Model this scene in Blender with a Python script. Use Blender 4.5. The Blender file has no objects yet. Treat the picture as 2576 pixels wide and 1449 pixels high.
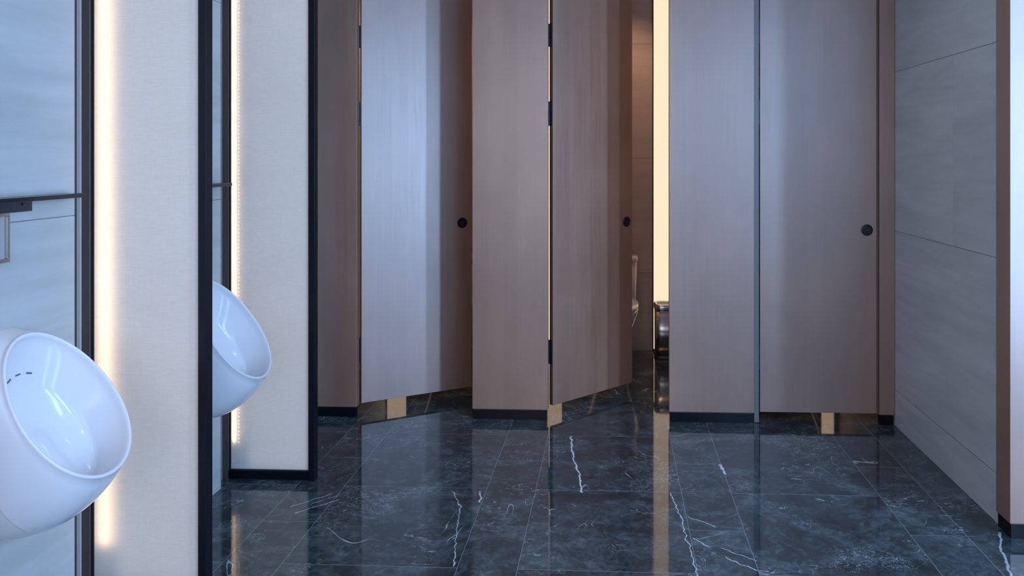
import bpy, bmesh, math, random
from mathutils import Vector
C = bpy.context.scene.collection
PI = math.pi

# ------------------------------------------------------------ camera
H, F, PX, PY = 1.45, 1800.0, 1465.0, 393.0
YAW = math.atan(76/F)
cd = bpy.data.cameras.new('camera'); cam = bpy.data.objects.new('camera', cd); C.objects.link(cam)
cam.location = (0, 0, H); cam.rotation_euler = (PI/2, 0, YAW)
cd.sensor_width = 36; cd.sensor_fit = 'HORIZONTAL'; cd.lens = F/2576*36
cd.shift_x = (1288-PX)/2576; cd.shift_y = -(724.5-PY)/2576
cd.clip_start = 0.02
bpy.context.scene.camera = cam

# ------------------------------------------------------------ world, light, exposure
w = bpy.data.worlds.new('world'); bpy.context.scene.world = w; w.use_nodes = True
w.node_tree.nodes['Background'].inputs[0].default_value = (.55, .7, 1, 1)
w.node_tree.nodes['Background'].inputs[1].default_value = .15
vs = bpy.context.scene.view_settings
vs.view_transform = 'Standard'; vs.look = 'None'; vs.gamma = 1; vs.use_curve_mapping = False
vs.exposure = 0.5

CEIL = 2.80
def area(name, loc, rot, sx, sy, power, col, spread=PI):
    l = bpy.data.lights.new(name, 'AREA'); l.shape = 'RECTANGLE'; l.size = sx; l.size_y = sy
    l.energy = power; l.color = col; l.spread = spread
    o = bpy.data.objects.new(name, l); C.objects.link(o); o.location = loc; o.rotation_euler = rot
    return o
WX = 3.0
DAY = (.37, .60, 1.0)
# daylight through the two tall windows of the right-hand wall (window_1, window_2)
area('window_or_fill_light', (WX-.02, 1.28, 1.45), (0, PI/2, 0), 2.5, .20, 68, DAY)
area('window_or_fill_light', (WX-.02, -.10, 1.45), (0, PI/2, 0), 2.5, .34, 82, DAY)
# added fill behind the camera, unseen, for sheen on the wood fronts (rear_fill_left, rear_fill_right)
area('window_or_fill_light', (-.70, -1.47, 1.75), (PI/2, 0, 0), 1.8, 1.7, 12, (1, .84, .80))
area('window_or_fill_light', (1.75, -1.47, 2.0), (PI/2, 0, 0), 1.1, 1.2, 20, (.25, .56, 1))

def spot_light(name, loc, power, col, r=.04, ang=2.4):
    l = bpy.data.lights.new(name, 'SPOT'); l.energy = power; l.color = col; l.shadow_soft_size = r
    l.spot_size = ang; l.spot_blend = .6
    o = bpy.data.objects.new(name, l); C.objects.link(o); o.location = loc
    return o

# ------------------------------------------------------------ materials
class N:
    def __init__(s, name):
        s.m = bpy.data.materials.new(name); s.m.use_nodes = True; s.t = s.m.node_tree
        s.b = s.t.nodes['Principled BSDF']; s.out = s.t.nodes['Material Output']
    def n(s, typ, **kw):
        nd = s.t.nodes.new(typ)
        for k, v in kw.items():
            if k.startswith('i_'):
                key = k[2:]; nd.inputs[int(key) if key.isdigit() else key.replace('_', ' ')].default_value = v
            else: setattr(nd, k, v)
        return nd
    def l(s, a, b): s.t.links.new(a, b)
    def val(s, x, sock):
        if isinstance(x, (int, float)): sock.default_value = x
        else: s.l(x, sock)
    def math(s, op, a, b=0.0, c=None, clamp=False):
        nd = s.n('ShaderNodeMath', operation=op, use_clamp=clamp)
        s.val(a, nd.inputs[0]); s.val(b, nd.inputs[1])
        if c is not None: s.val(c, nd.inputs[2])
        return nd.outputs[0]
    def coord(s, scale=(1, 1, 1), loc=(0, 0, 0), vec=None):
        m = s.n('ShaderNodeMapping'); m.inputs['Scale'].default_value = scale; m.inputs['Location'].default_value = loc
        if vec is None:
            vec = s.n('ShaderNodeNewGeometry').outputs['Position']
        s.l(vec, m.inputs['Vector']); return m.outputs[0]
    def noise(s, vec, scale, detail=4, rough=.5, dist=0):
        nd = s.n('ShaderNodeTexNoise'); s.l(vec, nd.inputs['Vector'])
        nd.inputs['Scale'].default_value = scale; nd.inputs['Detail'].default_value = detail
        nd.inputs['Roughness'].default_value = rough; nd.inputs['Distortion'].default_value = dist
        return nd.outputs['Fac']
    def ramp(s, fac, stops):
        r = s.n('ShaderNodeValToRGB'); e = r.color_ramp.elements
        while len(e) < len(stops): e.new(.5)
        for k, (p, c) in enumerate(stops):
            e[k].position = p; e[k].color = (*c, 1) if len(c) == 3 else c
        s.l(fac, r.inputs[0]); return r.outputs[0]
    def maprange(s, v, a, b, c=0., d=1., smooth=False):
        r = s.n('ShaderNodeMapRange'); 
        if smooth: r.interpolation_type = 'SMOOTHSTEP'
        s.l(v, r.inputs[0])
        for i, x in enumerate((a, b, c, d)): r.inputs[i+1].default_value = x
        return r.outputs[0]
    def mix(s, f, a, b, mode='MIX'):
        m = s.n('ShaderNodeMix', data_type='RGBA', blend_type=mode)
        if isinstance(f, (int, float)): m.inputs[0].default_value = f
        else: s.l(f, m.inputs[0])
        for x, i in ((a, 6), (b, 7)):
            if isinstance(x, tuple): m.inputs[i].default_value = (*x, 1)
            else: s.l(x, m.inputs[i])
        return m.outputs[2]
    def base(s, x):
        if isinstance(x, tuple): s.b.inputs['Base Color'].default_value = (*x, 1)
        else: s.l(x, s.b.inputs['Base Color'])
    def set(s, rough=.5, metal=0, ior=1.5, coat=0, coat_rough=.1, spec=.5):
        s.b.inputs['Roughness'].default_value = rough; s.b.inputs['Metallic'].default_value = metal
        s.b.inputs['IOR'].default_value = ior; s.b.inputs['Coat Weight'].default_value = coat
        s.b.inputs['Coat Roughness'].default_value = coat_rough; s.b.inputs['Specular IOR Level'].default_value = spec
        return s
    def bump(s, h, strength, dist=.001):
        b = s.n('ShaderNodeBump'); b.inputs['Strength'].default_value = strength; b.inputs['Distance'].default_value = dist
        s.l(h, b.inputs['Height']); s.l(b.outputs[0], s.b.inputs['Normal'])
    def geo(s):
        sep = s.n('ShaderNodeSeparateXYZ'); s.l(s.n('ShaderNodeNewGeometry').outputs['Position'], sep.inputs[0]); return sep.outputs
    def orand(s): return s.n('ShaderNodeObjectInfo').outputs['Random']

M = {}
def plain(name, col, **kw):
    a = N(name); a.base(col); a.set(**kw)
    a_n = a.noise(a.coord(), 12, 2)
    a.l(a.maprange(a_n, .3, .7, max(0.02, kw.get('rough', .5)-.01), kw.get('rough', .5)+.01), a.b.inputs['Roughness'])
    M[name] = a.m; return a.m

def wood(name, dark, light):
    a = N(name)
    obj = a.n('ShaderNodeTexCoord').outputs['Object']
    off = a.n('ShaderNodeVectorMath', operation='ADD'); a.l(obj, off.inputs[0])
    sc = a.n('ShaderNodeVectorMath', operation='SCALE'); sc.inputs[0].default_value = (7.3, 5.1, 3.7)
    a.l(a.orand(), sc.inputs['Scale']); a.l(sc.outputs[0], off.inputs[1]); v = off.outputs[0]
    fine = a.noise(a.coord((1, 1, .012), vec=v), 420, 3, .6)
    mid = a.noise(a.coord((1, 1, .03), vec=v), 60, 4, .6, .4)
    cloud = a.noise(a.coord((1, 1, .6), vec=v), 3.4, 2, .5, .3)
    band = a.n('ShaderNodeTexWhiteNoise', noise_dimensions='1D')
    x = a.n('ShaderNodeSeparateXYZ'); a.l(v, x.inputs[0])
    a.l(a.math('FLOOR', a.math('MULTIPLY', x.outputs[0], 12.5)), band.inputs['W'])
    f = a.math('ADD', a.math('MULTIPLY', fine, .30), a.math('MULTIPLY', mid, .25))
    f = a.math('ADD', f, a.math('MULTIPLY', cloud, .55))
    f = a.math('ADD', f, a.math('MULTIPLY', band.outputs[0], .12))
    a.base(a.mix(a.maprange(f, .38, .82), dark, light))
    a.set(rough=.45, spec=.3, coat=1, coat_rough=.44)
    a.b.inputs['Coat IOR'].default_value = 2.35
    a.l(a.maprange(mid, .3, .7, .41, .46), a.b.inputs['Coat Roughness'])
    a.bump(fine, .10, .0003)
    M[name] = a.m
wood('wood', (.20, .080, .038), (.34, .162, .095))
plain('wood_edge', (.14, .085, .065), rough=.5)
plain('grey_edge', (.17, .175, .18), rough=.4)

def tiles(name, col, col2, z0, dz, dy_shift=0.0, vaxis=1, v0=3.262, vlen=1.56):
    a = N(name); g = a.geo(); pos = a.n('ShaderNodeNewGeometry').outputs['Position']
    row = a.math('FLOOR', a.math('DIVIDE', a.math('SUBTRACT', g[2], z0), dz))
    mz = a.math('PINGPONG', a.math('SUBTRACT', g[2], z0), dz/2) if 0 else None
    fz = a.math('WRAP', a.math('SUBTRACT', g[2], z0), dz, 0.0)
    ez = a.math('MINIMUM', fz, a.math('SUBTRACT', dz, fz))
    half = a.math('MULTIPLY', a.math('FLOORED_MODULO', row, 2.0), vlen/2)
    u = a.math('SUBTRACT', a.math('ADD', g[vaxis], half), v0)
    fu = a.math('WRAP', u, vlen, 0.0); eu = a.math('MINIMUM', fu, a.math('SUBTRACT', vlen, fu))
    uid = a.math('FLOOR', a.math('DIVIDE', u, vlen))
    wn = a.n('ShaderNodeTexWhiteNoise', noise_dimensions='2D')
    cb = a.n('ShaderNodeCombineXYZ'); a.l(row, cb.inputs[0]); a.l(uid, cb.inputs[1]); a.l(cb.outputs[0], wn.inputs[0])
    sh = a.n('ShaderNodeVectorMath', operation='SCALE'); a.l(wn.outputs['Color'], sh.inputs[0]); sh.inputs['Scale'].default_value = 9
    ad = a.n('ShaderNodeVectorMath', operation='ADD'); a.l(pos, ad.inputs[0]); a.l(sh.outputs[0], ad.inputs[1])
    st = a.noise(a.coord((.55, .55, 3.2), vec=ad.outputs[0]), 2.6, 6, .55, .9)
    st2 = a.noise(a.coord((.8, .8, 9), vec=ad.outputs[0]), 2.2, 5, .6, .5)
    gr = a.noise(pos, 260, 2)
    f = a.math('ADD', a.math('MULTIPLY', st, .6), a.math('MULTIPLY', st2, .4))
    f = a.maprange(f, .36, .64)
    c = a.mix(f, col, col2)
    c = a.mix(a.maprange(gr, .35, .65, 0, .06), c, (.2, .2, .2))
    c = a.mix(a.maprange(wn.outputs['Value'], 0, 1, 0, .06), c, (.15, .15, .15))
    joint = a.math('MAXIMUM', a.maprange(ez, .0008, .0016, 1, 0), a.math('MULTIPLY', a.maprange(eu, .0006, .0012, 1, 0), .35))
    c = a.mix(joint, c, (.09, .09, .09))
    a.base(c); a.set(rough=.38, spec=.4)
    M[name] = a.m
tiles('tile_left', (.36, .375, .38), (.46, .475, .48), 1.262-.856*2, .856, v0=3.05)
tiles('tile_right', (.52, .52, .50), (.66, .65, .62), .193-.855, .855)
tiles('tile_back', (.44, .36, .30), (.54, .45, .39), .58-.855, .855, vaxis=0, v0=-.2)
plain('plaster', (.62, .63, .65), rough=.8)
plain('black_gloss', (.004, .005, .007), rough=.2, spec=.2)
plain('black_satin', (.006, .007, .011), rough=.28, spec=.28)
plain('black_metal', (.012, .013, .017), rough=.22, metal=.0)
plain('bronze', (.13, .105, .098), rough=.32, metal=.5)
plain('pale_strip', (.58, .50, .49), rough=.5)
plain('alu', (.42, .38, .37), rough=.35, metal=.3)
plain('steel', (.42, .44, .46), rough=.22, metal=1)
plain('dark_steel', (.05, .06, .08), rough=.32, metal=.7)
plain('bin_dark', (.02, .02, .022), rough=.35)
plain('porcelain', (.68, .66, .68), rough=.14, spec=.35)
plain('porcelain_warm', (.66, .64, .62), rough=.10)
plain('slot_dark', (.10, .10, .12), rough=.5)

a = N('bin_steel'); v = a.coord((1, 1, .01)); f = a.noise(v, 300, 2)
a.base(a.mix(f, (.45, .45, .45), (.62, .62, .62))); a.set(rough=.25, metal=1)
a.b.inputs['Anisotropic'].default_value = .6
M['bin_steel'] = a.m

# linen laminated in the screens: thin translucent cloth with horizontal slubs, daylight in front, LEDs behind
def linen(name, tr):
    a = N(name)
    h = a.noise(a.coord((1, 1, 26)), 26, 3, .7); v_ = a.noise(a.coord((22, 22, 1)), 30, 3, .7)
    big = a.noise(a.coord((.6, 1, 1)), 5, 3)
    f = a.math('ADD', a.math('MULTIPLY', h, .5), a.math('ADD', a.math('MULTIPLY', v_, .3), a.math('MULTIPLY', big, .2)))
    col = a.mix(a.maprange(f, .35, .65), (.82, .77, .73), (.96, .92, .88))
    dif = a.n('ShaderNodeBsdfDiffuse'); a.l(col, dif.inputs[0])
    tl = a.n('ShaderNodeBsdfTranslucent'); a.l(col, tl.inputs[0])
    mx = a.n('ShaderNodeMixShader'); mx.inputs[0].default_value = tr; a.l(dif.outputs[0], mx.inputs[1]); a.l(tl.outputs[0], mx.inputs[2])
    gl = a.n('ShaderNodeBsdfGlossy'); gl.inputs['Roughness'].default_value = .18
    fr = a.n('ShaderNodeFresnel'); fr.inputs[0].default_value = 1.35
    m2 = a.n('ShaderNodeMixShader'); a.l(fr.outputs[0], m2.inputs[0]); a.l(mx.outputs[0], m2.inputs[1]); a.l(gl.outputs[0], m2.inputs[2])
    a.l(m2.outputs[0], a.out.inputs[0]); M[name] = a.m
linen('linen', .42)
def emit(name, col, st):
    a = N(name); a.base((0, 0, 0)); a.b.inputs['Emission Color'].default_value = (*col, 1); a.b.inputs['Emission Strength'].default_value = st
    M[name] = a.m
emit('led', (1, .77, .50), 3.0)
emit('glow_falloff', (1, .72, .44), 1.3)
emit('back_glow', (1, .92, .84), .34)
emit('led_far', (1, .76, .48), 10)
emit('led_bead', (1, .86, .66), 1.6)
emit('stall_light', (1, .73, .50), .80)
emit('pane_light', (.5, .75, 1), 3)
emit('rear_fill_glow', (.8, .87, 1), .8)  # glow for the added panes in the rear wall
emit('lamp', (.9, .95, 1), 12)
emit('lamp_warm', (1, .72, .45), 8)

# polished dark marble: wide and narrow courses running into the depth, fine white veins
def marble():
    a = N('marble'); g = a.geo(); pos = a.n('ShaderNodeNewGeometry').outputs['Position']
    X0, PER, NW, LEN = -1.390, .8432, .213, .602
    u = a.math('SUBTRACT', g[0], X0); fu = a.math('WRAP', u, PER, 0.0); cid = a.math('FLOOR', a.math('DIVIDE', u, PER))
    isn = a.math('LESS_THAN', fu, NW)
    eu = a.math('MINIMUM', a.math('MINIMUM', fu, a.math('SUBTRACT', PER, fu)), a.math('ABSOLUTE', a.math('SUBTRACT', fu, NW)))
    yy = a.math('SUBTRACT', g[1], a.math('MULTIPLY_ADD', isn, .290, 2.500))
    fy = a.math('WRAP', yy, LEN, 0.0); ey = a.math('MINIMUM', fy, a.math('SUBTRACT', LEN, fy))
    rid = a.math('FLOOR', a.math('DIVIDE', yy, LEN))
    cb = a.n('ShaderNodeCombineXYZ'); a.l(cid, cb.inputs[0]); a.l(rid, cb.inputs[1]); a.l(isn, cb.inputs[2])
    wn = a.n('ShaderNodeTexWhiteNoise', noise_dimensions='3D'); a.l(cb.outputs[0], wn.inputs[0])
    sh = a.n('ShaderNodeVectorMath', operation='SCALE'); a.l(wn.outputs['Color'], sh.inputs[0]); sh.inputs['Scale'].default_value = 23
    ad = a.n('ShaderNodeVectorMath', operation='ADD'); a.l(pos, ad.inputs[0]); a.l(sh.outputs[0], ad.inputs[1]); v = ad.outputs[0]
    cl = a.noise(a.coord((1, 1.6, 1), vec=v), 3.2, 8, .62, 1.2)
    cl2 = a.noise(v, 17, 6, .65, 1.8)
    f = a.math('ADD', a.math('MULTIPLY', cl, .55), a.math('MULTIPLY', cl2, .45))
    c = a.ramp(f, [(.34, (.012, .018, .021)), (.46, (.030, .041, .047)), (.56, (.064, .084, .093)), (.68, (.145, .175, .188))])
    # ridged veins: |noise - .5| near zero
    def vein(scale, width, sc3, thr, dist, seed):
        n1 = a.noise(a.coord(sc3, (seed, seed*.7, 0), vec=v), scale, 3, .5, dist)
        r = a.maprange(a.math('ABSOLUTE', a.math('SUBTRACT', n1, .5)), width*.3, width, 1, 0)
        m = a.maprange(a.noise(a.coord((1, 1, 1), (seed*3, 1, 0), vec=v), 3.6, 3, .6), thr, thr+.07)
        return a.math('MULTIPLY', r, m)
    v1 = vein(2.6, .0035, (1, .5, 1), .56, 1.4, 1.3)
    v2 = vein(9, .008, (1, 2.2, 1), .59, .8, 5.1)
    v3 = vein(26, .018, (1.2, 1.8, 1), .57, .8, 8.7)
    vv = a.math('MAXIMUM', a.math('MULTIPLY', v1, .45), a.math('MAXIMUM', a.math('MULTIPLY', v2, .45), a.math('MULTIPLY', v3, .30)))
    vor = a.n('ShaderNodeTexVoronoi', feature='F1'); a.l(a.coord((1, 1.9, 1), vec=v), vor.inputs['Vector']); vor.inputs['Scale'].default_value = 15
    warp = a.noise(v, 60, 3)
    sp = a.maprange(a.math('ADD', vor.outputs['Distance'], a.math('MULTIPLY', warp, .22)), .13, .16, 1, 0)
    sp = a.math('MULTIPLY', sp, a.maprange(a.noise(v, 2.2, 2), .54, .62))
    vv = a.math('MAXIMUM', vv, a.math('MULTIPLY', sp, .75))
    # the few bold veins one can point at, as bent white lines of the stone
    wob = a.noise(pos, 24, 4, .6)
    wx = a.math('ADD', g[0], a.math('MULTIPLY', a.math('SUBTRACT', wob, .5), .035))
    wob2 = a.noise(a.coord((1, 1, 1), (4, 2, 0)), 20, 3, .6)
    wy = a.math('ADD', g[1], a.math('MULTIPLY', a.math('SUBTRACT', wob2, .5), .03))
    def seg(p, q, wd):
        dx, dy = q[0]-p[0], q[1]-p[1]; L2 = dx*dx+dy*dy
        t = a.math('DIVIDE', a.math('ADD', a.math('MULTIPLY', a.math('SUBTRACT', wx, p[0]), dx), a.math('MULTIPLY', a.math('SUBTRACT', wy, p[1]), dy)), L2, clamp=True)
        ex = a.math('SUBTRACT', a.math('SUBTRACT', wx, p[0]), a.math('MULTIPLY', t, dx))
        ey_ = a.math('SUBTRACT', a.math('SUBTRACT', wy, p[1]), a.math('MULTIPLY', t, dy))
        d = a.math('SQRT', a.math('ADD', a.math('MULTIPLY', ex, ex), a.math('MULTIPLY', ey_, ey_)))
        return a.maprange(d, wd*.5, wd, 1, 0)
    for p, q, wd, st in SEGS:
        vv = a.math('MAXIMUM', vv, a.math('MULTIPLY', seg(p, q, wd), st))
    c = a.mix(vv, c, (.80, .85, .88))
    j = a.math('MAXIMUM', a.maprange(eu, .0008, .0018, 1, 0), a.maprange(ey, .0008, .0018, 1, 0))
    c = a.mix(a.math('MULTIPLY', j, .6), c, (.30, .32, .34))
    a.base(c); a.set(rough=.05, ior=1.62)
    a.l(a.maprange(cl2, .3, .7, .035, .075), a.b.inputs['Roughness'])
    a.bump(a.noise(pos, 5, 2), .02, .002)
    M['marble'] = a.m
def fl(px, py):
    x = (px-PX)/F; z = -(py-PY)/F
    X = x*math.cos(YAW)-math.sin(YAW); Y = x*math.sin(YAW)+math.cos(YAW); k = -H/z
    return (X*k, Y*k)
SEGS = []
def veinline(pts, wd, st):
    P = [fl(*p) for p in pts]
    for p, q in zip(P, P[1:]): SEGS.append((p, q, wd*.62, st))
veinline([(1436, 1098), (1441, 1150), (1456, 1190), (1463, 1237)], .0075, 1.0)
veinline([(1140, 1236), (1158, 1275), (1146, 1360), (1143, 1425)], .0040, .6)
veinline([(1686, 1240), (1712, 1300), (1742, 1400), (1754, 1449)], .0040, .75)
veinline([(2514, 1340), (2519, 1380), (2545, 1449)], .0085, .45)
veinline([(1812, 1170), (1824, 1192)], .0110, .9)
veinline([(1731, 1300), (1800, 1325)], .0030, .8)
veinline([(1745, 1355), (1785, 1377)], .0035, .8)
veinline([(1815, 1378), (1905, 1412)], .0030, .8)
veinline([(1825, 1402), (1905, 1436)], .0035, .9)
veinline([(1208, 1236), (1206, 1262)], .0070, .8)
veinline([(730, 1275), (840, 1240)], .0030, .7)
veinline([(745, 1290), (850, 1258)], .0035, .8)
veinline([(780, 1268), (850, 1247)], .0025, .6)
marble()

# ------------------------------------------------------------ mesh helpers
def obj(name, bm, mat, parent=None, smooth=False, bevel=0, seg=2):
    me = bpy.data.meshes.new(name)
    bmesh.ops.recalc_face_normals(bm, faces=bm.faces)
    bm.to_mesh(me); bm.free(); me.materials.append(M[mat])
    if smooth:
        for p in me.polygons: p.use_smooth = True
    o = bpy.data.objects.new(name, me); C.objects.link(o)
    if parent: o.parent = parent
    if bevel:
        b = o.modifiers.new('bevel', 'BEVEL'); b.width = bevel; b.segments = seg; b.limit_method = 'ANGLE'
    return o
def box(bm, x0, x1, y0, y1, z0, z1, rot=None):
    vs_ = [bm.verts.new((x, y, z)) for x in (x0, x1) for y in (y0, y1) for z in (z0, z1)]
    for f in ((0, 1, 3, 2), (4, 6, 7, 5), (0, 4, 5, 1), (2, 3, 7, 6), (0, 2, 6, 4), (1, 5, 7, 3)):
        bm.faces.new([vs_[i] for i in f])
    return vs_
def B(*boxes):
    bm = bmesh.new()
    for b in boxes: box(bm, *b)
    return bm
def cyl(bm, p, q, r, n=20, r2=None):
    p, q = Vector(p), Vector(q); d = (q-p).normalized()
    a_ = d.orthogonal().normalized(); b_ = d.cross(a_); r2 = r if r2 is None else r2
    A = [bm.verts.new(p+(a_*math.cos(2*PI*i/n)+b_*math.sin(2*PI*i/n))*r) for i in range(n)]
    Bv = [bm.verts.new(q+(a_*math.cos(2*PI*i/n)+b_*math.sin(2*PI*i/n))*r2) for i in range(n)]
    for i in range(n): bm.faces.new((A[i], A[(i+1) % n], Bv[(i+1) % n], Bv[i]))
    bm.faces.new(A[::-1]); bm.faces.new(Bv)
def loft(bm, rings, cap0=True, cap1=True):
    R = [[bm.verts.new(p) for p in r] for r in rings]; n = len(R[0])
    for a_, b_ in zip(R, R[1:]):
        for i in range(n): bm.faces.new((a_[i], a_[(i+1) % n], b_[(i+1) % n], b_[i]))
    if cap0: bm.faces.new(R[0][::-1])
    if cap1: bm.faces.new(R[-1])
def thing(name, label, cat, loc=(0, 0, 0), rz=0, group=None):
    o = bpy.data.objects.new(name, None); C.objects.link(o); o.location = loc; o.rotation_euler = (0, 0, rz)
    o.empty_display_size = .1
    o['label'] = label; o['category'] = cat
    if group: o['group'] = group
    return o
def struct(name, bm, mat, label=None, **kw):
    o = obj(name, bm, mat, **kw); o['kind'] = 'structure'
    if label: o['label'] = label
    return o
def copy_tree(root, parent=None):
    r = root.copy(); C.objects.link(r); r.parent = parent
    for ch in list(root.children): copy_tree(ch, r)
    return r

# ------------------------------------------------------------ room shell
YB = 5.36      # tiled back wall of the stalls
YP = 3.92      # front plane of the stall fronts
XL, XR = -1.708, 1.52
struct('floor', B((-1.85, WX+.1, -1.6, YB+.1, -.06, 0)), 'marble', 'polished dark marble floor with white veins')
struct('ceiling', B((-1.85, WX+.1, -1.6, YB+.1, CEIL, CEIL+.08)), 'plaster', 'plain pale ceiling')
struct('wall_left', B((XL-.14, -1.776, -1.6, YB, 0, CEIL), (-1.776, XL, -1.5, 2.204, 0, CEIL), (-1.776, XL, 2.330, 3.056, 0, CEIL), (-1.776, XL, 3.180, YB, 0, CEIL)), 'tile_left', 'pale stone-tiled wall carrying the urinals')
struct('wall_back', B((-1.83, 1.80, YB, YB+.1, 0, CEIL)), 'tile_back', 'warm-lit tiled wall behind the toilets')
PY0 = 2.775   # wood-clad end of the right-hand wall
struct('wall_right', B((XR, XR+.12, PY0+.10, YP+.06, 0, CEIL)), 'tile_right', 'grey stone-tiled wall on the right')
struct('wall_stall_side', B((1.66, 1.76, YP+.06, YB, 0, CEIL)), 'tile_back')
struct('wall_rear', B((-1.83, -1.60, -1.6, -1.5, 0, CEIL), (.20, 1.20, -1.6, -1.5, 0, CEIL), (2.30, WX+.1, -1.6, -1.5, 0, CEIL),
       (-1.60, .20, -1.6, -1.5, 0, .9), (-1.60, .20, -1.6, -1.5, 2.6, CEIL), (1.20, 2.30, -1.6, -1.5, 0, 1.4), (1.20, 2.30, -1.6, -1.5, 2.6, CEIL)), 'plaster')
struct('rear_fill_left', B((-1.60, .20, -1.56, -1.55, .9, 2.6)), 'rear_fill_glow')  # added glowing pane, unseen, goes with the warm rear fill
struct('rear_fill_right', B((1.20, 2.30, -1.56, -1.55, 1.4, 2.6)), 'rear_fill_glow')  # added glowing pane, unseen, goes with the blue rear fill
struct('wall_far_right', B((WX, WX+.1, -1.5, -.27, 0, CEIL), (WX, WX+.1, .07, 1.18, 0, CEIL), (WX, WX+.1, 1.38, PY0+.14, 0, CEIL),
       (WX, WX+.1, -.27, .07, 0, .2), (WX, WX+.1, -.27, .07, 2.7, CEIL), (WX, WX+.1, 1.18, 1.38, 0, .2), (WX, WX+.1, 1.18, 1.38, 2.7, CEIL)), 'plaster')
struct('window_1', B((WX+.03, WX+.04, 1.18, 1.38, .2, 2.7)), 'pane_light')
struct('window_2', B((WX+.03, WX+.04, -.27, .07, .2, 2.7)), 'pane_light')
# the wood-clad pillar that ends the right-hand wall and turns the corner
pil = thing('wood_pillar', 'wood-clad pillar at the right edge of the photo, its front washed white by daylight', 'pillar', (XR, PY0, 0))
def at(o, *b):
    x, y, z = o.location
    return B(*[(p[0]-x, p[1]-x, p[2]-y, p[3]-y, p[4]-z, p[5]-z) for p in b])
obj('wood_cladding', at(pil, (XR-.016, WX, PY0, PY0+.10, .058, CEIL)), 'wood', pil, bevel=.001)
obj('baseboard', at(pil, (XR-.010, WX, PY0+.006, PY0+.098, 0, .054)), 'black_gloss', pil, bevel=.001)

# ------------------------------------------------------------ stall front boards
def board(x0, x1, label, kind='stall_front_panel'):
    t = thing(kind, label, 'partition panel', ((x0+x1)/2, YP+.018, 0), 0)
    obj('panel_board', at(t, (x0, x1, YP, YP+.045, .056, 2.55)), 'wood', t, bevel=.0012)
    obj('baseboard', at(t, (x0+.004, x1-.006, YP+.003, YP+.033, 0, .050)), 'black_gloss', t, bevel=.001)
    obj('shadow_gap_trim', at(t, (x0+.002, x1-.004, YP+.006, YP+.030, .050, .056)), 'dark_steel', t)
    return t
board(-1.708, -1.422, 'narrow wooden stall front panel just right of the far lit urinal screen')
board(-.773, -.355, 'wooden stall front panel between the two doors that stand ajar')
board(.309, .768, 'wooden stall front panel between the open gap and the closed door')
board(1.437, 1.518, 'slim wooden stall front post beside the grey tiled wall')
st_ = obj('door_stop', B((.769, .794, YP+.005, YP+.022, .004, 2.55)), 'grey_edge')
st_['label'] = 'thin grey vertical strip in the gap left of the closed stall door'; st_['category'] = 'trim strip'
st_ = obj('door_stop', B((1.4245, 1.436, YP+.012, YP+.034, .056, 2.55)), 'wood_edge')
st_['label'] = 'thin brown vertical strip in the gap right of the closed stall door'; st_['category'] = 'trim strip'

# ------------------------------------------------------------ stall doors (local: hinge at origin, door along +x, front towards -y)
DW, DT, DZ0, DZ1 = .620, .030, .062, 2.55
def make_door(label, W, KX):
    t = thing('stall_door', label, 'stall door', group=None)
    leaf = obj('door_leaf', B((0, W, 0, DT, DZ0, DZ1)), 'wood', t, bevel=.001)
    ed = obj('edge_band', B((-.0015, 0, .001, DT-.001, DZ0, DZ1)), 'wood_edge', t)
    bm = bmesh.new(); kx, kz = KX, 1.052
    prof = [(.0, .0305), (.006, .0305), (.0085, .0285), (.009, .024), (.0065, .022), (.0065, .006), (.0075, .0)]
    rings = []
    for d, r in prof: rings.append([(kx+max(r, .0005)*math.cos(2*PI*i/40), -d, kz+max(r, .0005)*math.sin(2*PI*i/40)) for i in range(40)])
    loft(bm, rings); k = obj('door_knob', bm, 'black_metal', t, smooth=False)
    bm = B((kx-.010, kx+.010, -.012, -.006, kz-.003, kz+.003)); obj('turn_slot', bm, 'dark_steel', k)
    for z0, z1 in ((2.062, 2.190), (1.620, 1.756), (.290, .424)):
        h = obj('hinge', B((-.0045, -.0015, .002, DT-.004, z0, z1)), 'dark_steel', t, bevel=.0006)
        bm = bmesh.new(); cyl(bm, (-.006, DT-.002, z0), (-.006, DT-.002, z1), .0045, 14)
        obj('hinge_barrel', bm, 'black_metal', h)
        for s_, yy in ((.10, .010), (.30, .017), (.70, .017), (.90, .010)):
            bm = bmesh.new(); zc = z0+(z1-z0)*s_; cyl(bm, (-.0058, yy, zc), (-.0044, yy, zc), .0028, 12)
            obj('screw', bm, 'steel', h)
    return t
d1 = make_door('wooden stall door ajar with a sharp shadow edge, left of the wide middle panel', .645, .583)
d1.location = (-1.410, 3.966, 0); d1.rotation_euler = (0, 0, math.radians(29.2))
d2 = make_door('wooden stall door ajar beside the open gap that shows a toilet and bin', .622, .571)
d2.location = (-.331, 3.974, 0); d2.rotation_euler = (0, 0, math.radians(43.5))
d3 = copy_tree(d2); d3.location = (.800, YP+.002, 0); d3.rotation_euler = (0, 0, 0)
d3['label'] = 'closed wooden stall door nearest the grey tiled wall'

# walls between the stalls
def div(x, label):
    t = thing('stall_divider', label, 'partition', (x, (YP+YB)/2, 0))
    obj('panel_board', at(t, (x-.018, x+.018, YP+.046, YB, .056, 2.55)), 'wood', t)
    obj('baseboard', at(t, (x-.014, x+.014, YP+.046, YB, 0, .056)), 'black_gloss', t)
div(-.62, 'wooden wall behind the middle front panel, between first and second toilet')
div(.62, 'wooden wall behind the third front panel, right of the steel bin')

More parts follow.
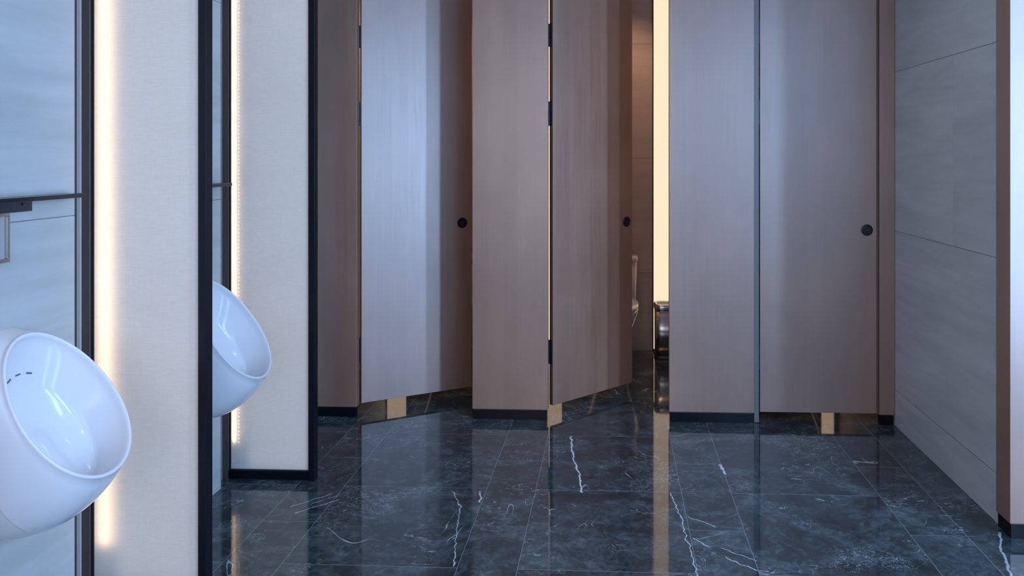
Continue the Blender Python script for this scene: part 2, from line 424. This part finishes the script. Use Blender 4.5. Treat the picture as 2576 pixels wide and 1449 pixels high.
# ------------------------------------------------------------ lit fabric panels at the back of the stalls
def lit_panel(x0, x1, label):
    t = thing('light_panel', label, 'light panel', ((x0+x1)/2, YB, 0), 0, None)
    z0, z1 = .0, 2.7
    obj('lit_pane', at(t, (x0+.008, x1-.008, YB-.030, YB-.024, z0+.02, z1-.01)), 'stall_light', t)
    obj('panel_frame', at(t, (x0, x0+.008, YB-.034, YB, z0, z1), (x1-.008, x1, YB-.034, YB, z0, z1), (x0+.008, x1-.008, YB-.034, YB, z0, z0+.02), (x0+.008, x1-.008, YB-.034, YB, z1-.01, z1)), 'black_satin', t)
lit_panel(-1.706, -1.545, 'glowing warm vertical panel behind the leftmost toilet door, seen mirrored under it')
lit_panel(-.600, -.37, 'glowing warm vertical panel seen as a thin line left of the second ajar door')
lit_panel(.296, .600, 'glowing cream vertical panel in the open gap above the steel bin')
lit_panel(1.525, 1.632, 'glowing warm vertical panel behind the closed door, glimpsed in the floor below it')
for x in (-1.16, -.02, 1.14):
    spot_light('stall_downlight', (x, 4.75, CEIL-.03), 17, (1, .60, .37))

# ------------------------------------------------------------ toilets (local origin at floor, back at y=0, front towards -y)
def sup(cx, cy, a_, bf, bb, z, n=40, e=2.4):
    out = []
    for i in range(n):
        t = 2*PI*i/n; c, s = math.cos(t), math.sin(t)
        x = a_*math.copysign(abs(c)**(2/e), c); b_ = bb if s > 0 else bf
        out.append((cx+x, cy+b_*math.copysign(abs(s)**(2/e), s), z))
    return out
def make_toilet(label):
    t = thing('toilet', label, 'toilet')
    bm = bmesh.new()
    loft(bm, [sup(0, -.30, .115, .24, .28, .0), sup(0, -.30, .118, .245, .285, .03), sup(0, -.31, .125, .25, .295, .16), sup(0, -.33, .155, .29, .31, .28),
              sup(0, -.34, .182, .335, .33, .36), sup(0, -.34, .190, .350, .33, .40), sup(0, -.34, .186, .345, .33, .41)])
    obj('bowl', bm, 'porcelain', t, smooth=True)
    bm = bmesh.new()
    loft(bm, [sup(0, -.36, .188, .34, .17, .412, e=2.2), sup(0, -.36, .192, .345, .175, .424, e=2.2), sup(0, -.36, .186, .335, .17, .440, e=2.2), sup(0, -.36, .12, .25, .12, .447, e=2.2)])
    obj('toilet_seat', bm, 'porcelain', t, smooth=True)
    bm = bmesh.new()
    loft(bm, [sup(0, -.115, .180, .095, .10, .38, e=5), sup(0, -.112, .182, .092, .10, .50, e=5), sup(0, -.108, .188, .090, .10, .69, e=5)])
    k = obj('tank', bm, 'porcelain', t, smooth=True)
    bm = bmesh.new()
    loft(bm, [sup(0, -.108, .190, .094, .10, .690, e=5), sup(0, -.108, .194, .098, .10, .698, e=5), sup(0, -.108, .194, .098, .10, .716, e=5), sup(0, -.108, .186, .090, .095, .726, e=5)])
    ld = obj('tank_lid', bm, 'porcelain', t, smooth=True)
    bm = bmesh.new(); cyl(bm, (0, -.11, .725), (0, -.11, .731), .022, 24); obj('flush_button', bm, 'steel', ld)
    return t
t1 = make_toilet('white toilet in the open gap, half hidden behind the second ajar door')
t1.location = (-.010, YB-.015, 0)
t2 = copy_tree(t1); t2.location = (1.20, YB-.015, 0); t2['label'] = 'toilet behind the closed door, only its dark foot glimpsed below the door'
t3 = copy_tree(t1); t3.location = (-1.14, YB-.015, 0); t3['label'] = 'toilet hidden behind the leftmost ajar door'

# waste bin
bn = thing('waste_bin', 'stainless steel waste bin with black opening under the glowing panel', 'bin', (.425, 5.20, 0))
def rr(cx, cy, a_, b_, z, e=5, n=48): return sup(cx, cy, a_, b_, b_, z, n, e)
bm = bmesh.new(); loft(bm, [rr(0, 0, .120, .080, .022), rr(0, 0, .121, .081, .345)]); obj('bin_body', bm, 'bin_steel', bn, smooth=True)
bm = bmesh.new(); loft(bm, [rr(0, 0, .124, .084, 0), rr(0, 0, .125, .085, .006), rr(0, 0, .124, .084, .022)]); obj('bin_base', bm, 'bin_dark', bn, smooth=True)
bm = bmesh.new(); loft(bm, [rr(0, 0, .123, .083, .345), rr(0, 0, .126, .086, .352), rr(0, 0, .126, .086, .378), rr(0, 0, .120, .080, .388), rr(0, 0, .106, .066, .390), rr(0, 0, .102, .062, .382)])
obj('bin_rim', bm, 'steel', bn, smooth=True)
bm = bmesh.new(); loft(bm, [rr(0, 0, .100, .060, .381), rr(0, 0, .100, .060, .3835)]); obj('bin_opening', bm, 'bin_dark', bn)
for o in bn.children:
    if o.name.startswith('bin_rim'): o['label'] = 'polished steel rim'

# ------------------------------------------------------------ urinal screens
def make_screen(ys, label, far):
    """ys = front plane of the screen"""
    t = thing('urinal_screen', label, 'screen', (XL, ys, 0))
    XE, XG0, XG1 = -1.328, -1.712, -1.352
    top = CEIL
    L = lambda *bx: at(t, *bx)
    obj('end_post', L((XG1, XE, ys, ys+.038, 0, top)), 'black_satin', t, bevel=.0015)
    obj('glass_bead', L((XG1-.005, XG1, ys+.003, ys+.030, .045, top)), 'black_metal', t)
    obj('wall_stile', L((-1.7455, -1.7205, ys, ys+.038, 0, top)), 'bronze', t, bevel=.001)
    obj('glass_bead', L((-1.7205, XG0, ys+.006, ys+.030, .045, top)), 'black_metal', t)
    obj('bottom_rail', L((-1.7205, XG1, ys, ys+.038, .006, .042)), 'black_gloss', t, bevel=.001)
    obj('rail_foot', L((-1.7205, XG1, ys+.008, ys+.030, 0, .006)), 'dark_steel', t)
    obj('rail_lip', L((-1.7205, XG1, ys+.004, ys+.030, .042, .047)), 'dark_steel', t)
    # profiles between the end of the tiles and the stile
    obj('corner_trim', L((-1.720, XL+.001, ys-.082, ys-.078, 0, top)), 'black_metal', t)
    obj('wall_profile', L((-1.776, -1.762, ys+.002, ys+.038, 0, top)), 'black_metal', t)
    obj('wall_profile', L((-1.762, -1.750, ys-.004, ys+.038, 0, top)), 'pale_strip', t)
    obj('wall_profile', L((-1.750, -1.7455, ys+.006, ys+.038, 0, top)), 'black_metal', t)
    # linen sheet: one real cloth layer
    bm = bmesh.new(); yb = .010
    vs_ = [bm.verts.new(p) for p in ((XG0-XL, yb, .045), (XG1-XL, yb, .045), (XG1-XL, yb, top), (XG0-XL, yb, top))]; bm.faces.new(vs_)
    obj('linen_sheet', bm, 'linen', t)
    obj('back_board', L((-1.7205, XG1, ys+.033, ys+.037, .045, top)), 'plaster', t)
    zl = .165
    obj('back_glow', L((-1.630, XG1-.002, ys+.0305, ys+.0320, .05, top)), 'back_glow', t)  # weak glow added across the back board to brighten the linen
    if far:
        obj('led_strip', L((-1.702, -1.696, ys+.0180, ys+.0190, zl, top)), 'led_far', t)
        b = bmesh.new(); z = zl; 
        while z < 2.35:
            cyl(b, (-1.677-XL, .0098, z), (-1.677-XL, .0082, z), .0017, 8); z += .0165
        o = obj('led_beads', b, 'led_bead', t); o['kind'] = 'stuff'
    else:
        obj('led_strip', L((-1.700, -1.662, ys+.0300, ys+.0310, zl, top)), 'led', t)
        obj('glow_falloff_strip', L((-1.662, -1.636, ys+.0300, ys+.0310, zl, top)), 'glow_falloff', t)  # added weaker glowing strip, softens the edge of the LED glow
    return t
make_screen(2.286, 'near black-framed linen screen with a wide warm glow down its left side', False)
make_screen(3.136, 'far black-framed linen screen with a dotted light line, beside the wooden stall fronts', True)

# ------------------------------------------------------------ urinals
def make_urinal(yc, label):
    t = thing('urinal', label, 'urinal', (XL, yc, 0))
    Cx, Cz, sx, sz, b = -1.503+1.708, .767, -.127, .191, .170
    nx, nz = -.833, -.554
    n = 96
    def rim(th, k=1.0, d=0.0, sh=0.0):
        c, s = math.cos(th), math.sin(th)
        wy = b*(1-.07*c)                       # a little wider towards the lip
        return Vector((Cx+sx*(c*k+sh)+nx*d, wy*s*k, Cz+sz*(c*k+sh)+nz*d))
    def wall(th):
        c, s = math.cos(th), math.sin(th); e = 2/2.8
        return Vector((0.001, .150*math.copysign(abs(s)**e, s), .680+.285*math.copysign(abs(c)**e, c)))
    NS = 26
    grid = []
    for j in range(NS+1):
        u = j/NS; r = []
        for i in range(n):
            th = 2*PI*i/n; p0 = rim(th, 1.0, .010); p1 = wall(th); c = math.cos(th); s = math.sin(th)
            p = p0.lerp(p1, u)
            bl = math.sin(PI*min(1, u**.8))
            low = max(0, -c)
            p.z -= .058*bl*low
            p.x += .010*bl*low
            p.y += .016*bl*s
            if u > .55: p.y *= 1-.10*((u-.55)/.45)*low
            r.append(p)
        grid.append(r)
    def is_cover(i, j):
        th = 2*PI*(i+.5)/n; return math.cos(th) < -.55 and j >= 13
    # outer shell
    bm = bmesh.new(); V = {}
    def gv(i, j):
        i %= n
        if (i, j) not in V: V[(i, j)] = bm.verts.new(grid[j][i])
        return V[(i, j)]
    for j in range(NS):
        for i in range(n):
            if not is_cover(i, j): bm.faces.new((gv(i, j), gv(i+1, j), gv(i+1, j+1), gv(i, j+1)))
    # lip: round from outside to inside
    lipr = []
    lip = [(1.0, .010), (1.003, .005), (.998, .001), (.985, -.001), (.968, -.0005), (.955, .003), (.948, .009), (.944, .018)]
    prev = [gv(i, 0) for i in range(n)]
    for k, d in lip[1:]:
        cur = [bm.verts.new(rim(2*PI*i/n, k, d)) for i in range(n)]
        for i in range(n): bm.faces.new((prev[i], prev[(i+1) % n], cur[(i+1) % n], cur[i]))
        prev = cur
    # bowl
    NB = 34
    def bowl(th, q):
        Q = .34
        if q < Q:
            u = q/Q; r = .944-.224*u; d = .018+.086*u**.9; sh = -.20*u
        else:
            u = (q-Q)/(1-Q); r = .72*(1-u); d = .104+.040*(1-(1-u)**2.4); sh = -.20
        p = rim(th, r, d, sh)
        a_ = r*math.cos(th); yy = p.y
        # rounded spreader ridge running down the middle of the floor of the bowl
        p -= Vector((nx, 0, nz))*.024*math.exp(-(yy/.038)**2)*(1 if q > Q else 0)*min(1, max(0, (q-Q)*5))/(1+math.exp((a_-.12)/.05))
        if p.x < .012: p.x = .012
        return p
    for m in range(1, NB):
        q = (m/NB)
        cur = [bm.verts.new(bowl(2*PI*i/n, q)) for i in range(n)]
        for i in range(n): bm.faces.new((prev[i], prev[(i+1) % n], cur[(i+1) % n], cur[i]))
        prev = cur
    bm.faces.new(prev)
    body = obj('urinal_bowl', bm, 'porcelain', t, smooth=True)
    # lower drain cover
    bm = bmesh.new(); V2 = {}
    def g2(i, j):
        i %= n
        if (i, j) not in V2:
            p = grid[j][i].copy(); c = Vector((.05, 0, .66)); p = p+(c-p).normalized()*.0015; V2[(i, j)] = bm.verts.new(p)
        return V2[(i, j)]
    for j in range(NS):
        for i in range(n):
            if is_cover(i, j): bm.faces.new((g2(i, j), g2(i+1, j), g2(i+1, j+1), g2(i, j+1)))
    dc = obj('drain_cover', bm, 'porcelain_warm', t, smooth=True)
    # flush slots just proud of the upper back of the bowl
    for k in (-.36, -.08, .20):
        th = k; q = .25
        p = bowl(th, q); 
        bm = bmesh.new(); 
        p2 = bowl(th+.12, q)
        off = -Vector((nx, 0, nz))*.001
        cyl(bm, p+off, p2+off, .0022, 8); obj('flush_slot', bm, 'slot_dark', t)
    return t
u1 = make_urinal(1.923, 'near white wall-hung urinal with slanted oval bowl, at the left edge')
u2 = copy_tree(u1); u2.location = (XL, 1.923+.86, 0); u2['label'] = 'far white wall-hung urinal half hidden behind the near screen'

# ------------------------------------------------------------ ledges and flush panels above the urinals
def make_ledge(yc, label):
    t = thing('wall_shelf', label, 'shelf', (XL, yc, 1.34))
    obj('shelf_board', B((0, .064, -.245, .245, -.018, -.005)), 'black_metal', t, bevel=.001)
    br = obj('mounting_bar', B((0, .010, -.10, .103, -.050, -.018)), 'dark_steel', t, bevel=.0008)
    for yy in (-.07, .07):
        bm = bmesh.new(); cyl(bm, (.0102, yy, -.028), (.013, yy, -.028), .004, 14); obj('screw', bm, 'black_metal', br)
    return t
l1 = make_ledge(1.923, 'thin black shelf above the near urinal at the left edge')
l2 = copy_tree(l1); l2.location = (XL, 1.923+.86, 1.34); l2['label'] = 'thin black shelf end above the far urinal, poking out past the screen'
def make_flush(yc, label):
    t = thing('flush_plate', label, 'flush plate', (XL, yc, 1.222))
    obj('plate_frame', B((0, .014, -.085, .022, .059, .070), (0, .014, -.085, .022, -.070, -.059), (0, .014, -.085, -.074, -.059, .059), (0, .014, .011, .022, -.059, .059)), 'steel', t, bevel=.001)
    obj('plate_face', B((0, .006, -.074, .011, -.059, .059)), 'alu', t)
    bm = bmesh.new(); cyl(bm, (.006, -.05, .0), (.008, -.05, 0), .010, 24); obj('sensor_eye', bm, 'black_metal', t)
    return t
f1 = make_flush(1.923, 'steel-framed flush plate under the near black shelf')
f2 = copy_tree(f1); f2.location = (XL, 1.923+.86, 1.222); f2['label'] = 'steel-framed flush plate hidden behind the near screen'

# ------------------------------------------------------------ ceiling downlights of the room
for i, (x, y) in enumerate(((-.9, 1.0), (.6, 1.0), (-.9, 2.7), (.6, 2.7))):
    lab = ['round ceiling downlight rear left', 'round ceiling downlight rear right', 'round ceiling downlight near the stalls, left', 'round ceiling downlight near the stalls, right'][i]
    t = thing('ceiling_downlight', lab + ' of four', 'ceiling light', (x, y, CEIL), 0, 'recessed ceiling downlights')
    bm = bmesh.new(); cyl(bm, (0, 0, -.006), (0, 0, 0), .055, 28); obj('trim_ring', bm, 'black_metal', t)
    bm = bmesh.new(); cyl(bm, (0, 0, -.009), (0, 0, -.006), .038, 28); obj('lens', bm, 'lamp', t)
    spot_light('downlight_lamp', (x, y, CEIL-.03), 5, (.80, .88, 1))
